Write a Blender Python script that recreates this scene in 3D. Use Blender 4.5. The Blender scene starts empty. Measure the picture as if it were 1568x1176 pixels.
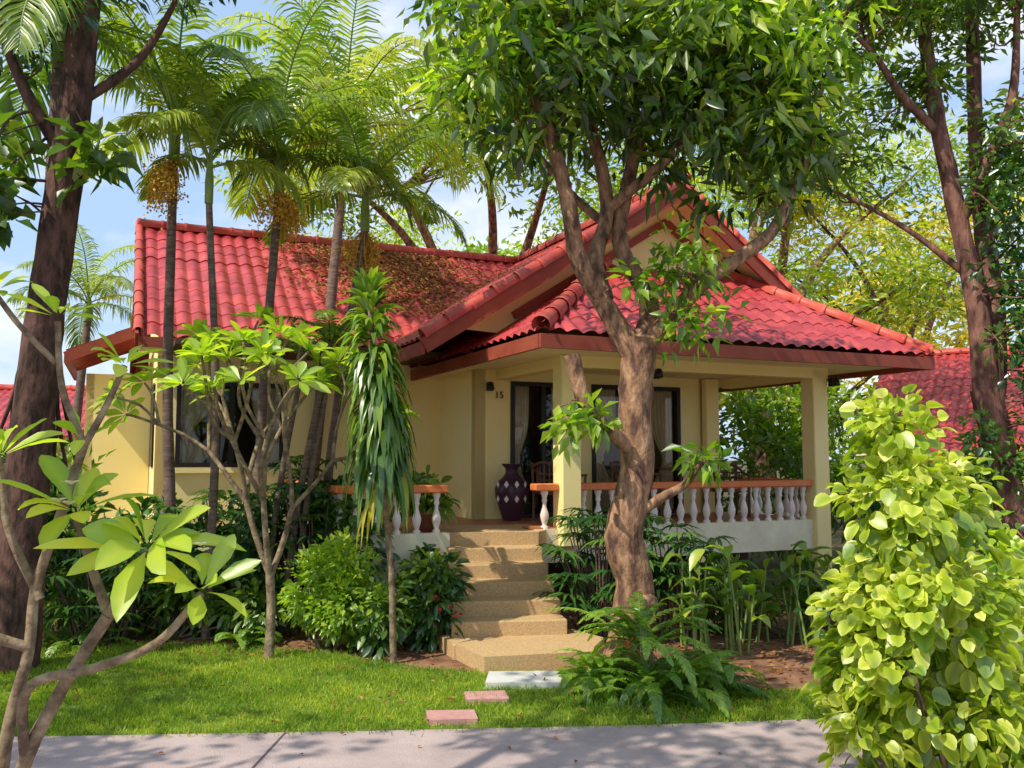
import bpy, math, random
import numpy as np
from mathutils import Vector
rng=np.random.default_rng(7); random.seed(7)
scene=bpy.context.scene
COL=scene.collection
# ------------------------------------------------------------------ helpers
class MB:
    def __init__(s): s.V=[];s.F=[];s.A=[];s.n=0
    def add(s,v,f,mi=0,a=None):
        v=np.asarray(v,float).reshape(-1,3); f=np.asarray(f,int)
        s.V.append(v); s.F.append((f+s.n,mi))
        if a is None: a=np.full(len(v),.5)
        s.A.append(np.broadcast_to(np.asarray(a,float),(len(v),))); s.n+=len(v)
    def obj(s,name,mats,parent=None,smooth=False):
        me=bpy.data.meshes.new(name)
        V=np.concatenate(s.V); me.vertices.add(len(V)); me.vertices.foreach_set('co',V.astype(np.float32).ravel())
        li=[];ls=[];mi=[];st=0
        for f,m in s.F:
            k=f.shape[1]; li.append(f.ravel()); ls.append(st+np.arange(len(f))*k); st+=f.size; mi.append(np.full(len(f),m))
        li=np.concatenate(li);ls=np.concatenate(ls);mi=np.concatenate(mi)
        me.loops.add(len(li)); me.loops.foreach_set('vertex_index',li.astype(np.int32))
        me.polygons.add(len(ls)); me.polygons.foreach_set('loop_start',ls.astype(np.int32))
        me.polygons.foreach_set('material_index',mi.astype(np.int32))
        me.polygons.foreach_set('use_smooth',np.full(len(ls),smooth))
        for m in (mats if isinstance(mats,(list,tuple)) else [mats]): me.materials.append(m)
        me.update(calc_edges=True)
        at=me.attributes.new('v','FLOAT','POINT'); at.data.foreach_set('value',np.concatenate(s.A).astype(np.float32))
        o=bpy.data.objects.new(name,me); COL.objects.link(o)
        if parent: o.parent=parent
        return o
def empty(name,loc=(0,0,0),rz=0):
    e=bpy.data.objects.new(name,None); e.location=loc; e.rotation_euler=(0,0,rz); COL.objects.link(e); return e
def nrm(a): return a/np.maximum(np.linalg.norm(a,axis=-1,keepdims=True),1e-9)
def spline(pts,n=6):
    P=np.array(pts,float)
    if len(P)<3:
        t=np.linspace(0,1,n+1)[:,None]; return P[0]*(1-t)+P[-1]*t
    Q=np.vstack([2*P[0]-P[1],P,2*P[-1]-P[-2]]); out=[]
    for i in range(1,len(Q)-2):
        for k in range(n):
            t=k/n; a,b,c,d=Q[i-1:i+3]
            out.append(.5*((2*b)+(-a+c)*t+(2*a-5*b+4*c-d)*t*t+(-a+3*b-3*c+d)*t**3))
    out.append(P[-1]); return np.array(out)
def tube(mb,pts,radii,seg=8,mi=0,n=5,rough=0.0,cap=True):
    P=spline(pts,n); R=np.interp(np.linspace(0,1,len(P)),np.linspace(0,1,len(radii)),radii)
    T=nrm(np.gradient(P,axis=0)); ref=np.array([0.3,1,0.1]);
    if abs(T[0]@nrm(ref))>.9: ref=np.array([1,0,0.2])
    A=nrm(np.cross(T,ref)); B=np.cross(T,A)
    th=np.linspace(0,2*np.pi,seg,endpoint=False)
    rr=R[:,None]*(1+rough*rng.normal(size=(len(P),seg)))
    V=P[:,None]+rr[...,None]*(np.cos(th)[None,:,None]*A[:,None]+np.sin(th)[None,:,None]*B[:,None])
    m=len(P); i=np.arange(m-1)[:,None]; j=np.arange(seg)[None]
    F=np.stack([i*seg+j,i*seg+(j+1)%seg,(i+1)*seg+(j+1)%seg,(i+1)*seg+j],-1).reshape(-1,4)
    mb.add(V,F,mi,np.full(m*seg,.5))
    if cap:
        mb.add(V[-1],[list(range(seg))],mi); mb.add(V[0],[list(range(seg))[::-1]],mi)
    return P
def cheap(mb,P,D,N,L,W,mi=0,a=None,fold=.25,wide=.42):
    n=len(P); D=nrm(D); S=nrm(np.cross(D,N)); N=np.cross(S,D)
    L=np.broadcast_to(L,(n,))[:,None]; W=np.broadcast_to(W,(n,))[:,None]
    m=P+D*L*wide+N*W*fold
    V=np.stack([P,m-S*W/2,P+D*L-np.array([0,0,.1])*L,m+S*W/2],1)
    b=np.arange(n)[:,None]*4
    F=np.concatenate([b+[0,1,2],b+[0,2,3]])
    a=np.repeat(np.broadcast_to(.5 if a is None else a,(n,)),4)
    mb.add(V.reshape(-1,3),F,mi,a)
def ribbon(mb,P,D,N,L,W,prof,droop=0,fold=.2,mi=0,a=None,edge=0.0):
    P=np.atleast_2d(P);n=len(P);K=len(prof); D=nrm(np.atleast_2d(D)); S=nrm(np.cross(D,N)); N=np.cross(S,D)
    L=np.broadcast_to(L,(n,))[:,None]; W=np.broadcast_to(W,(n,))[:,None]; dr=np.broadcast_to(droop,(n,))[:,None]
    R=[]
    for t,w in prof:
        c=P+D*L*t*(1-.3*np.clip(dr,0,1.6)*t)+np.array([0,0,-1.])*dr*L*t*t
        R.append(np.stack([c-S*W*w/2+N*W*w*fold,c,c+S*W*w/2+N*W*w*fold],1))
    V=np.stack(R,1)
    b=np.arange(n)[:,None]*(3*K); fs=[]
    for k in range(K-1):
        for j in (0,1): fs.append(b+[3*k+j,3*k+j+1,3*k+3+j+1,3*k+3+j])
    a=np.repeat(np.broadcast_to(.5 if a is None else a,(n,)),3*K)
    if edge: a=np.clip(a+np.tile([edge,-edge*.6,edge],n*K),0,1)
    mb.add(V.reshape(-1,3),np.concatenate(fs),mi,a)
OVAL=[(0,.08),(.1,.35),(.3,.85),(.5,1),(.72,.85),(.9,.42),(1,.02)]
OBL=[(0,.05),(.08,.15),(.3,.6),(.55,1),(.78,.85),(.93,.4),(1,.02)]
STRAP=[(0,.6),(.25,1),(.5,.95),(.75,.65),(1,.03)]
ROUND=[(0,.25),(.15,.8),(.4,1),(.7,.9),(.9,.5),(1,.1)]
NARR=[(0,.4),(.35,1),(.7,.7),(1,.02)]
def rdir(n): return nrm(rng.normal(size=(n,3)))
# ------------------------------------------------------------------ materials
def newmat(name):
    m=bpy.data.materials.new(name); m.use_nodes=True; nt=m.node_tree; nt.nodes.clear(); return m,nt,nt.nodes,nt.links
def pmat(name,c1,c2=None,scale=4,rough=.7,bump=0,bscale=20,spec=.3,c3=None,stretch=None,metal=0,p0=.33,p1=.68):
    m,nt,N,L=newmat(name); o=N.new('ShaderNodeOutputMaterial'); b=N.new('ShaderNodeBsdfPrincipled'); L.new(b.outputs[0],o.inputs[0])
    b.inputs['Roughness'].default_value=rough; b.inputs['Specular IOR Level'].default_value=spec; b.inputs['Metallic'].default_value=metal
    tc=N.new('ShaderNodeTexCoord'); mp=N.new('ShaderNodeMapping'); L.new(tc.outputs['Object'],mp.inputs[0])
    if stretch: mp.inputs['Scale'].default_value=stretch
    if c2 is None: b.inputs['Base Color'].default_value=(*c1,1)
    else:
        nz=N.new('ShaderNodeTexNoise'); nz.inputs['Scale'].default_value=scale; nz.inputs['Detail'].default_value=5; nz.inputs['Roughness'].default_value=.65
        L.new(mp.outputs[0],nz.inputs[0]); r=N.new('ShaderNodeValToRGB'); L.new(nz.outputs[0],r.inputs[0])
        r.color_ramp.elements[0].position=p0; r.color_ramp.elements[1].position=p1
        r.color_ramp.elements[0].color=(*c1,1); r.color_ramp.elements[1].color=(*c2,1)
        if c3: e=r.color_ramp.elements.new(min(p1+.15,.95)); e.color=(*c3,1)
        L.new(r.outputs[0],b.inputs['Base Color'])
    if bump:
        n2=N.new('ShaderNodeTexNoise'); n2.inputs['Scale'].default_value=bscale; n2.inputs['Detail'].default_value=3; L.new(mp.outputs[0],n2.inputs[0])
        bp=N.new('ShaderNodeBump'); bp.inputs['Strength'].default_value=bump; bp.inputs['Distance'].default_value=.02; L.new(n2.outputs[0],bp.inputs['Height']); L.new(bp.outputs[0],b.inputs['Normal'])
    return m
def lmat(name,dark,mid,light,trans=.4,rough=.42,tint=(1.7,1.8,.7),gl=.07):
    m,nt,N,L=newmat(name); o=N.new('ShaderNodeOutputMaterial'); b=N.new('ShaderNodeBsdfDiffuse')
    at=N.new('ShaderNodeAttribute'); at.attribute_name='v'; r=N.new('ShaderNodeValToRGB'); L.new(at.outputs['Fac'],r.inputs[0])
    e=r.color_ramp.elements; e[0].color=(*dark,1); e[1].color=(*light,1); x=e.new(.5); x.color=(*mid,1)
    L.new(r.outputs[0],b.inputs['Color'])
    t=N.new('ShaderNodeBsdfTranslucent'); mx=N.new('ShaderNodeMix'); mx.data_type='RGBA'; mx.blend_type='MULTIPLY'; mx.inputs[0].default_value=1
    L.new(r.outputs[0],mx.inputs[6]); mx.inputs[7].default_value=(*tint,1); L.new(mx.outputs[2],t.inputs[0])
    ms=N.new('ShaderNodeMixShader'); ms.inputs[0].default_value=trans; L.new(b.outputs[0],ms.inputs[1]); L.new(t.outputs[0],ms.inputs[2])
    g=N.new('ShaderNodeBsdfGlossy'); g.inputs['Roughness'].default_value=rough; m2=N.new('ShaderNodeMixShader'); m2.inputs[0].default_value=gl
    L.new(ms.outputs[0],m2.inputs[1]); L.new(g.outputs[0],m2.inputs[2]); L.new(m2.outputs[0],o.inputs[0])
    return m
M={}
M['wall']=pmat('wall_cream',(.94,.74,.30),(.95,.81,.40),1.2,.85,.15,60)
M['soffit']=pmat('soffit_cream',(.93,.80,.52),(.88,.72,.44),2,.8)
M['roof']=pmat('roof_tile_red',(.28,.022,.03),(.58,.075,.075),3.2,.4,.25,40,.5,c3=(.72,.28,.22))
M['cap']=pmat('ridge_tile_red',(.46,.05,.04),(.62,.13,.09),3,.45,.1,30)
M['fascia']=pmat('fascia_brown_red',(.26,.05,.03),(.34,.08,.045),3,.6)
M['terra']=pmat('terracotta_rail',(.68,.17,.05),(.76,.23,.08),6,.5)
M['tilefloor']=pmat('terracotta_floor',(.40,.14,.07),(.50,.2,.1),6,.4)
M['step']=pmat('washed_gravel_step',(.42,.26,.12),(.68,.47,.25),70,.85,.5,150)
M['white']=pmat('baluster_white',(.86,.78,.73),(.76,.60,.54),8,.5)
M['band']=pmat('painted_band',(.90,.83,.62),(.72,.62,.44),2.5,.8,.1,40)
M['frame']=pmat('dark_frame',(.018,.012,.01),rough=.4)
M['curtain']=pmat('curtain_cream',(.88,.74,.5),(.78,.6,.38),5,.9)
M['black']=pmat('black_metal',(.012,.012,.014),rough=.35)
M['dark']=pmat('unlit_dark',(.10,.06,.04),rough=.9)  # dark tone stands in for unlit rooms and the shade under the porch
M['conc']=pmat('road_concrete',(.37,.285,.28),(.50,.395,.38),2.0,.85,.5,110,c3=(.58,.47,.44))
M['joint']=pmat('road_joint',(.12,.09,.09),rough=.9)
M['pad']=pmat('pad_concrete',(.5,.5,.48),(.62,.6,.58),5,.85,.2,60)
M['pink']=pmat('pink_paver',(.45,.22,.2),(.55,.3,.28),12,.85,.3,60)
M['soil']=pmat('soil',(.12,.055,.03),(.34,.18,.10),3,.95,.8,30)
M['ground']=pmat('ground',(.05,.05,.02),(.13,.10,.05),.8,.95,.6,20)
M['lawn']=pmat('lawn',(.10,.14,.02),(.22,.33,.03),5,.95,.8,120)
M['bark']=pmat('bark_brown',(.10,.05,.035),(.38,.21,.12),11,.9,1.0,28,c3=(.60,.42,.25),stretch=(1,1,.45),p0=.38,p1=.6)
M['barkred']=pmat('bark_red',(.08,.035,.03),(.25,.12,.09),10,.9,1.0,26,stretch=(1,1,.3),c3=(.36,.24,.19),p0=.38,p1=.6)
M['barkdk']=pmat('bark_dark',(.035,.02,.015),(.14,.07,.055),9,.95,1.0,24,stretch=(1,1,.4),p0=.38,p1=.62)
M['barkgr']=pmat('bark_grey',(.12,.08,.05),(.30,.22,.14),12,.85,.5,30,c3=(.42,.36,.24),p0=.38,p1=.6)
M['palmbark']=pmat('palm_bark',(.10,.06,.055),(.26,.18,.14),6,.85,.6,20,stretch=(1,1,6))
M['vase']=pmat('vase_glaze',(.05,.02,.03),(.09,.035,.05),5,.3)
M['pot']=pmat('pot_clay',(.3,.1,.06),(.4,.16,.09),6,.7)
M['rattan']=pmat('rattan',(.10,.05,.025),(.2,.1,.05),30,.6)
M['leaf']=lmat('leaf_green',(.03,.09,.010),(.12,.22,.018),(.38,.48,.04),.45)
M['leafmg']=lmat('leaf_mango',(.018,.06,.008),(.09,.18,.015),(.38,.48,.035),.42,.35,gl=.08)
M['leafbr']=lmat('leaf_bright',(.09,.20,.012),(.29,.44,.025),(.60,.66,.07),.5)
M['leaflime']=lmat('leaf_lime',(.12,.24,.015),(.40,.48,.03),(.86,.82,.24),.42)
M['leafdk']=lmat('leaf_dark',(.010,.045,.014),(.035,.11,.022),(.13,.25,.035),.3,.3)
M['leafyl']=lmat('leaf_yellow',(.24,.24,.03),(.58,.50,.05),(.85,.70,.12),.5)
M['feather']=lmat('leaf_feathery',(.08,.16,.010),(.28,.38,.025),(.58,.62,.06),.55)
M['palmleaf']=lmat('leaf_palm',(.03,.09,.012),(.15,.25,.02),(.48,.54,.07),.42,.35)
M['fern']=lmat('leaf_fern',(.04,.13,.010),(.16,.30,.02),(.38,.52,.05),.45)
M['dry']=lmat('leaf_dry',(.14,.05,.02),(.32,.13,.04),(.50,.26,.08),.2,.7,(1,1,1),.02)
M['drac']=lmat('leaf_dracaena',(.02,.07,.010),(.10,.21,.018),(.36,.48,.05),.35,.35)
M['fruit']=pmat('palm_fruit',(.6,.32,.04),(.75,.48,.08),20,.6)
M['petal']=pmat('petal_cream',(.8,.72,.4),(.85,.8,.6),10,.6)
M['red']=pmat('petal_red',(.6,.03,.03),rough=.6)
M['shaft']=pmat('palm_crownshaft',(.16,.26,.06),(.26,.34,.1),6,.5)
def glassmat():
    m,nt,N,L=newmat('window_glass'); o=N.new('ShaderNodeOutputMaterial'); t=N.new('ShaderNodeBsdfTransparent'); t.inputs[0].default_value=(.8,.82,.8,1)
    g=N.new('ShaderNodeBsdfGlossy'); g.inputs['Roughness'].default_value=.03; f=N.new('ShaderNodeFresnel'); f.inputs[0].default_value=1.6
    mx=N.new('ShaderNodeMixShader'); L.new(f.outputs[0],mx.inputs[0]); L.new(t.outputs[0],mx.inputs[1]); L.new(g.outputs[0],mx.inputs[2]); L.new(mx.outputs[0],o.inputs[0]); return m
M['glass']=glassmat()
# ------------------------------------------------------------------ basic parts
def addbox(mb,x0,x1,y0,y1,z0,z1,mi=0):
    v=[(x,y,z) for z in (z0,z1) for (x,y) in ((x0,y0),(x1,y0),(x1,y1),(x0,y1))]
    mb.add(v,[[0,3,2,1],[4,5,6,7],[0,1,5,4],[1,2,6,5],[2,3,7,6],[3,0,4,7]],mi)
def box(name,x0,x1,y0,y1,z0,z1,mat,parent):
    mb=MB(); addbox(mb,x0,x1,y0,y1,z0,z1); return mb.obj(name,mat,parent)
def beam(mb,p0,p1,w,h,mi=0,up=(0,0,1)):
    p0=np.array(p0,float);p1=np.array(p1,float); d=nrm(p1-p0); s=nrm(np.cross(d,up)); u=np.cross(s,d)
    c=[(-1,-1),(1,-1),(1,1),(-1,1)]
    v=[p+s*w/2*a+u*h/2*b for p in (p0,p1) for a,b in c]
    mb.add(v,[[0,1,2,3],[7,6,5,4],[0,4,5,1],[1,5,6,2],[2,6,7,3],[3,7,4,0]],mi)
def lathe(mb,prof,c,seg=20,mi=0):
    P=np.array(prof,float); th=np.linspace(0,2*np.pi,seg,endpoint=False)
    V=np.stack([c[0]+P[:,0:1]*np.cos(th),c[1]+P[:,0:1]*np.sin(th),np.broadcast_to(c[2]+P[:,1:2],(len(P),seg))],-1)
    i=np.arange(len(P)-1)[:,None];j=np.arange(seg)[None]
    mb.add(V.reshape(-1,3),np.stack([i*seg+j,i*seg+(j+1)%seg,(i+1)*seg+(j+1)%seg,(i+1)*seg+j],-1).reshape(-1,4),mi)
def wall(mb,p0,p1,th,z0,z1,ops=(),mi=0):
    p0=np.array(p0,float);p1=np.array(p1,float); Ln=np.linalg.norm(p1-p0); d=(p1-p0)/Ln; n=np.array([-d[1],d[0]])
    def seg(s0,s1,a,b):
        if s1-s0<1e-4 or b-a<1e-4: return
        q=[p0+d*s0,p0+d*s1,p0+d*s1+n*th,p0+d*s0+n*th]
        v=[(*x,z) for z in (a,b) for x in q]
        mb.add(v,[[0,3,2,1],[4,5,6,7],[0,1,5,4],[1,2,6,5],[2,3,7,6],[3,0,4,7]],mi)
    s=0
    for (a,b,za,zb) in sorted(ops):
        seg(s,a,z0,z1); seg(a,b,z0,za); seg(a,b,zb,z1); s=b
    seg(s,Ln,z0,z1)
def roofslope(mb,o,e,u,slen,tmax,T,lam=.2,amp=.042,mi=0,ds=.02):
    o=np.array(o,float);e=nrm(np.array(e,float));u=nrm(np.array(u,float)); n=np.cross(e,u); n=n if n[2]>0 else -n
    s=np.linspace(0,slen,max(int(slen/ds),4)); tm=np.array([tmax(x) for x in s]); tn=np.zeros_like(s)
    c=.36; rows=[]; k=0
    while k*c<T:
        rows.append((k*c,.009)); rows.append((min((k+1)*c,T)-.002,0)); k+=1
    R=[]; wv=amp*(np.abs(np.cos(np.pi*s/lam))**1.3)
    wob=rng.normal(0,.003,len(s)//10+2); wob=np.interp(np.arange(len(s))/10,np.arange(len(wob)),wob)
    for t,h in rows:
        jit=rng.normal(0,.0025)
        tt=np.clip(t,tn,tm)
        R.append(o+e*s[:,None]+u*tt[:,None]+n*(wv+h+jit+wob)[:,None])
    V=np.stack(R); m,w=V.shape[:2]; i=np.arange(m-1)[:,None];j=np.arange(w-1)[None]
    mb.add(V.reshape(-1,3),np.stack([i*w+j,i*w+j+1,(i+1)*w+j+1,(i+1)*w+j],-1).reshape(-1,4),mi)
def caps(mb,p0,p1,r=.11,seg=.36,mi=0,lift=.02):
    p0=np.array(p0,float);p1=np.array(p1,float); Ln=np.linalg.norm(p1-p0); n=max(1,int(round(Ln/seg))); d=(p1-p0)/Ln
    s=nrm(np.cross(d,(0,0,1))); u=np.cross(s,d); th=np.linspace(-.15*np.pi,1.15*np.pi,9)
    for k in range(n):
        a=p0+d*Ln*k/n+rng.normal(0,.004,3); b=p0+d*Ln*((k+1)/n+.04)
        V=[q+ (s*np.cos(th)[:,None]+u*np.sin(th)[:,None])*rr+u*lift for q,rr in ((a,r*1.08),(a+d*.05,r*1.1),(a+d*.051,r),(b,r*.9))]
        V=np.array(V); i=np.arange(3)[:,None];j=np.arange(8)[None]
        mb.add(V.reshape(-1,3),np.stack([i*9+j,i*9+j+1,(i+1)*9+j+1,(i+1)*9+j],-1).reshape(-1,4),mi)
# ------------------------------------------------------------------ ground
def sheet(name,poly,z,mat):
    mb=MB(); mb.add([(x,y,z) for x,y in poly],[list(range(len(poly)))]); return mb.obj(name,mat)
sheet('ground',[(-300,-100),(300,-100),(300,500),(-300,500)],0,M['ground'])
edge=[(-14,5.7),(-6,6.0),(-3.4,6.15),(-1,6.28),(1,6.42),(3,6.65),(6,7.2),(14,9)]
sheet('road',[(-14,-8),(14,-8)]+edge[::-1],.012,M['conc'])
sheet('road_joint',[(-2.02,-8),(-2.005,-8),(-1.55,6.24),(-1.565,6.24)],.016,M['joint'])
sheet('road_joint',[(2.9,-8),(2.915,-8),(3.4,6.7),(3.385,6.7)],.016,M['joint'])
sheet('shrub_bed',[(2.4+.62*math.cos(k*.45)*(1+.08*math.sin(k*3)),5.1+.5*math.sin(k*.45)) for k in range(14)],.02,M['soil'])
lawnp=edge+[(14,9.6),(4,7.6),(2.6,7.3),(1.2,7.5),(.2,7.9),(-.8,8.1),(-1.6,8.7),(-3,9.1),(-5,9.3),(-14,9.6)]
sheet('lawn',lawnp,.004,M['lawn'])
sheet('soil_bed',[(-14,9.62),(-5,9.32),(-3,9.12),(-1.6,8.72),(-.8,8.12),(.2,7.92),(1.2,7.52),(2.6,7.32),(4,7.62),(14,9.62),(14,13),(-14,13)],.0035,M['soil'])
def inpoly(p,poly):
    x,y=p[:,0],p[:,1]; r=np.zeros(len(p),bool); j=len(poly)-1
    for i in range(len(poly)):
        xi,yi=poly[i];xj,yj=poly[j]
        c=((yi>y)!=(yj>y))&(x<(xj-xi)*(y-yi)/(yj-yi+1e-12)+xi); r^=c; j=i
    return r
p=np.stack([rng.uniform(-6,5,150000),rng.uniform(5.9,9.5,150000)],1); 
gj=rng.normal(0,.05,len(p)); p2=p.copy(); p2[:,1]+=gj; p=p[inpoly(p2,lawnp)]
dens=np.sin(p[:,0]*5.1)*np.sin(p[:,1]*6.3+p[:,0]*2)+rng.normal(0,.5,len(p)); p=p[dens>-.8]
n=len(p); mb=MB(); D=nrm(np.stack([rng.normal(0,.45,n),rng.normal(0,.45,n),np.ones(n)],1))
cl=.5+.25*np.sin(p[:,0]*2.3+1)*np.cos(p[:,1]*3.1)+.25*np.sin(p[:,0]*6.1+p[:,1]*3)*np.sin(p[:,1]*7.7-p[:,0])
cheap(mb,np.c_[p,np.full(n,.003)],D,rdir(n),rng.uniform(.025,.065,n)*(1+.3*np.sin(p[:,0]*4)*np.sin(p[:,1]*5)),.009,0,np.clip(cl*.6+rng.uniform(0,.5,n),0,1))
mb.obj('lawn_grass',lmat('leaf_grass',(.06,.14,.01),(.22,.34,.02),(.54,.56,.06),.4,.6,gl=.03))
def litter(name,x0,x1,y0,y1,z,n,Ls=.07,mat='dry'):
    mb=MB(); P=np.stack([rng.uniform(x0,x1,n),rng.uniform(y0,y1,n),z+rng.uniform(.005,.02,n)],1); D=rng.normal(size=(n,3));D[:,2]*=.15
    cheap(mb,P,D,np.array([0,0,1.])+rng.normal(0,.3,(n,3)),rng.uniform(.5,1.2,n)*Ls,Ls*.45,0,rng.uniform(0,1,n)); return mb.obj(name,M[mat])
litter('fallen_leaves',-6,6,8.6,11.5,.004,2600)
litter('fallen_leaves',1.5,4,7.6,9,.004,400)
litter('fallen_leaves',-5,5,6.4,8.8,.03,280,.06)
litter('fallen_leaves',-5,5,3.5,6.6,.013,80,.055)
def slab(name,poly,z0,z1,mat,bev=.01):
    mb=MB(); k=len(poly); v=[(x,y,z) for z in (z0,z1) for x,y in poly]
    mb.add(v,[list(range(k,2*k))]); mb.add(v,[[i,(i+1)%k,(i+1)%k+k,i+k] for i in range(k)]); o=mb.obj(name,mat)
    b=o.modifiers.new('b','BEVEL'); b.width=bev; b.segments=2; return o
slab('stepping_stone',[(-.35,6.95),(-.02,6.98),(-.06,7.22),(-.38,7.18)],0,.045,M['pink'])
slab('stepping_stone',[(-.6,6.42),(-.24,6.45),(-.28,6.68),(-.63,6.66)],0,.045,M['pink'])
slab('concrete_pad',[(-.22,7.42),(.72,7.42),(.78,7.85),(-.2,7.8)],0,.055,M['pad'])
# ------------------------------------------------------------------ HOUSE
A24=math.radians(24)
H=empty('bungalow_house',(.672,10.8,0),A24)
FL=1.03
def h2w(a,b,z=0): return np.array([.672+a*math.cos(A24)-b*math.sin(A24),10.8+a*math.sin(A24)+b*math.cos(A24),z])
mb=MB()
wall(mb,(-.41,2),(3.57,2),.15,0,3.3,[(.54,1.6,FL,2.99),(1.87,3.45,FL,2.99)])
wall(mb,(-.41,3.47),(-.41,2.0),.15,0,3.3)
wall(mb,(-4.55,3.47),(-.26,3.47),.15,0,3.8,[(.26,1.75,1.76,2.96)])
wall(mb,(-4.55,8),(-4.55,3.47),.15,0,3.45,[(3.2,4.1,1.76,2.96)])
wall(mb,(3.57,2.0),(3.57,8),.15,0,3.45)
wall(mb,(3.57,8),(-4.55,8),.15,0,3.45)
mb.add([(-4.55,3.2,3.45),(-4.55,8.2,3.45),(-4.55,5.7,5.4),(-4.4,3.2,3.45),(-4.4,8.2,3.45),(-4.4,5.7,5.4)],[[0,1,2],[3,5,4]])
mb.obj('walls',M['wall'],H)
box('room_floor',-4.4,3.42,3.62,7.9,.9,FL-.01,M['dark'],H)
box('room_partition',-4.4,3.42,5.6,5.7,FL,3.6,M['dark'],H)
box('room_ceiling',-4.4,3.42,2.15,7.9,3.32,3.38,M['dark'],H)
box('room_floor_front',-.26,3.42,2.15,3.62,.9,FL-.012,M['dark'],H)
def opening(a0,a1,z0,z1,b,div,tag=''):
    mb=MB(); f=.06
    for (x0,x1,c0,c1) in ((a0,a0+f,z0,z1),(a1-f,a1,z0,z1),(a0+f,a1-f,z1-f,z1),(a0+f,a1-f,z0,z0+f)): addbox(mb,x0,x1,b-.03,b+.1,c0,c1)
    for k in range(1,div):
        x=a0+(a1-a0)*k/div; addbox(mb,x-.035,x+.035,b-.01,b+.08,z0+f,z1-f)
    mb.obj('frame'+tag,M['frame'],H)
    mb=MB(); mb.add([(a0+f,b+.05,z0+f),(a1-f,b+.05,z0+f),(a1-f,b+.05,z1-f),(a0+f,b+.05,z1-f)],[[0,1,2,3]]); mb.obj('glass'+tag,M['glass'],H)
    mb=MB()
    for side in (0,1):
        wd=(a1-a0)*.27; xs=np.linspace(0,1,40); zs=np.linspace(z0+.05,z1-.05,14)
        V=[]
        for z in zs:
            q=(z-z0)/(z1-z0); tie=wd*(1-.55*math.exp(-((q-.42)/.16)**2)) if q>.1 else wd*.7
            x=xs*tie; X=a0+f+x if side==0 else a1-f-x
            V.append(np.stack([X,b+.12+.03*np.sin(xs*38),np.full(40,z)],1))
        V=np.array(V); i=np.arange(13)[:,None];j=np.arange(39)[None]
        mb.add(V.reshape(-1,3),np.stack([i*40+j,i*40+j+1,(i+1)*40+j+1,(i+1)*40+j],-1).reshape(-1,4),0)
    mb.obj('curtain'+tag,[M['curtain']],H,True)
opening(.13,1.19,FL,2.99,2.0,2,tag='_door')
opening(1.46,3.04,FL,2.99,2.0,2,tag='_terrace')
opening(-4.29,-2.8,1.76,2.96,3.47,2,tag='_bedroom')
mb=MB(); addbox(mb,-4.36,-2.73,3.40,3.469,1.68,1.755); mb.obj('window_sill',M['wall'],H)
mb=MB(); addbox(mb,-4.575,-4.56,3.95,4.8,1.76,2.96); mb.obj('side_window_frame',M['frame'],H)
box('porch_floor',-2.75,4.06,.14,1.99,.9,FL,M['tilefloor'],H)
box('porch_floor_left',-2.75,-.42,2.0,3.46,.9,FL-.002,M['tilefloor'],H)
mb=MB(); addbox(mb,-.45,4.1,-.02,.13,.64,FL+.01); addbox(mb,3.95,4.1,.135,1.98,.64,FL+.01); addbox(mb,-2.78,-1.52,-.02,.13,.4,FL+.01); addbox(mb,-2.78,-2.65,.135,3.46,.4,FL+.01)
addbox(mb,-.45,-.3,.135,1.98,.1,.89); addbox(mb,-1.6,-1.5,.135,1.98,.1,.89)
mb.obj('porch_band',M['band'],H)
mb=MB(); addbox(mb,-1.5,4.0,1.6,1.7,0,.89); mb.obj('under_floor_shade',M['dark'],H)  # added dark panel, paints the shade of the open space under the porch
box('porch_floor_edge',-.47,-.15,.0,.3,FL+.011,FL+.03,M['tilefloor'],H)
mb=MB()
for (a,b) in ((0,0),(3.95,.03)): addbox(mb,a-.13,a+.13,b-.13,b+.13,0 if a>3 else FL-.2,3.14)
addbox(mb,1.85,2.1,.0,.12,0,.63); addbox(mb,3.45,3.70,1.86,1.985,FL,3.14)
o=mb.obj('porch_posts',M['wall'],H); b_=o.modifiers.new('b','BEVEL'); b_.width=.012
mb=MB(); addbox(mb,-.14,4.09,-.1,.1,3.0,3.145); addbox(mb,3.85,4.05,.1,1.98,3.0,3.144); addbox(mb,-.1,.1,.1,1.99,3.0,3.143)
mb.obj('porch_beams',M['wall'],H)
bal=[(.045,0),(.045,.03),(.025,.045),(.032,.07),(.05,.13),(.052,.17),(.035,.23),(.022,.27),(.022,.31),(.035,.34),(.026,.36),(.034,.40),(.045,.42),(.045,.46)]
mbr=MB(); mbb=MB()
def rail(p0,p1):
    p0=np.array(p0,float);p1=np.array(p1,float); Ln=np.linalg.norm(p1-p0)
    beam(mbr,(*p0,FL+.51),(*p1,FL+.51),.17,.085)
    n=int(Ln/.2)
    for k in range(n):
        q=p0+(p1-p0)*(k+.5)/n; lathe(mbb,bal,(q[0],q[1],FL+.01),12)
rail((.14,.03),(3.80,.03)); rail((-.45,.03),(-.14,.03)); rail((3.98,.18),(3.98,1.8)); rail((-2.72,.03),(-1.55,.03)); rail((-2.72,.12),(-2.72,3.4))
o=mbr.obj('balustrade_rail',M['terra'],H); b_=o.modifiers.new('b','BEVEL'); b_.width=.012
mbb.obj('balusters',M['white'],H,True)
box('porch_ceiling',-.86,4.88,-1.1,1.99,3.146,3.17,M['soffit'],H)
box('porch_ceiling_left',-.86,-.42,2.0,3.46,3.146,3.17,M['soffit'],H)
box('right_soffit',3.58,4.88,2.0,8,3.146,3.17,M['soffit'],H)
box('wing_soffit',-4.8,-.88,2.7,3.46,3.33,3.35,M['soffit'],H)
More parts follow.
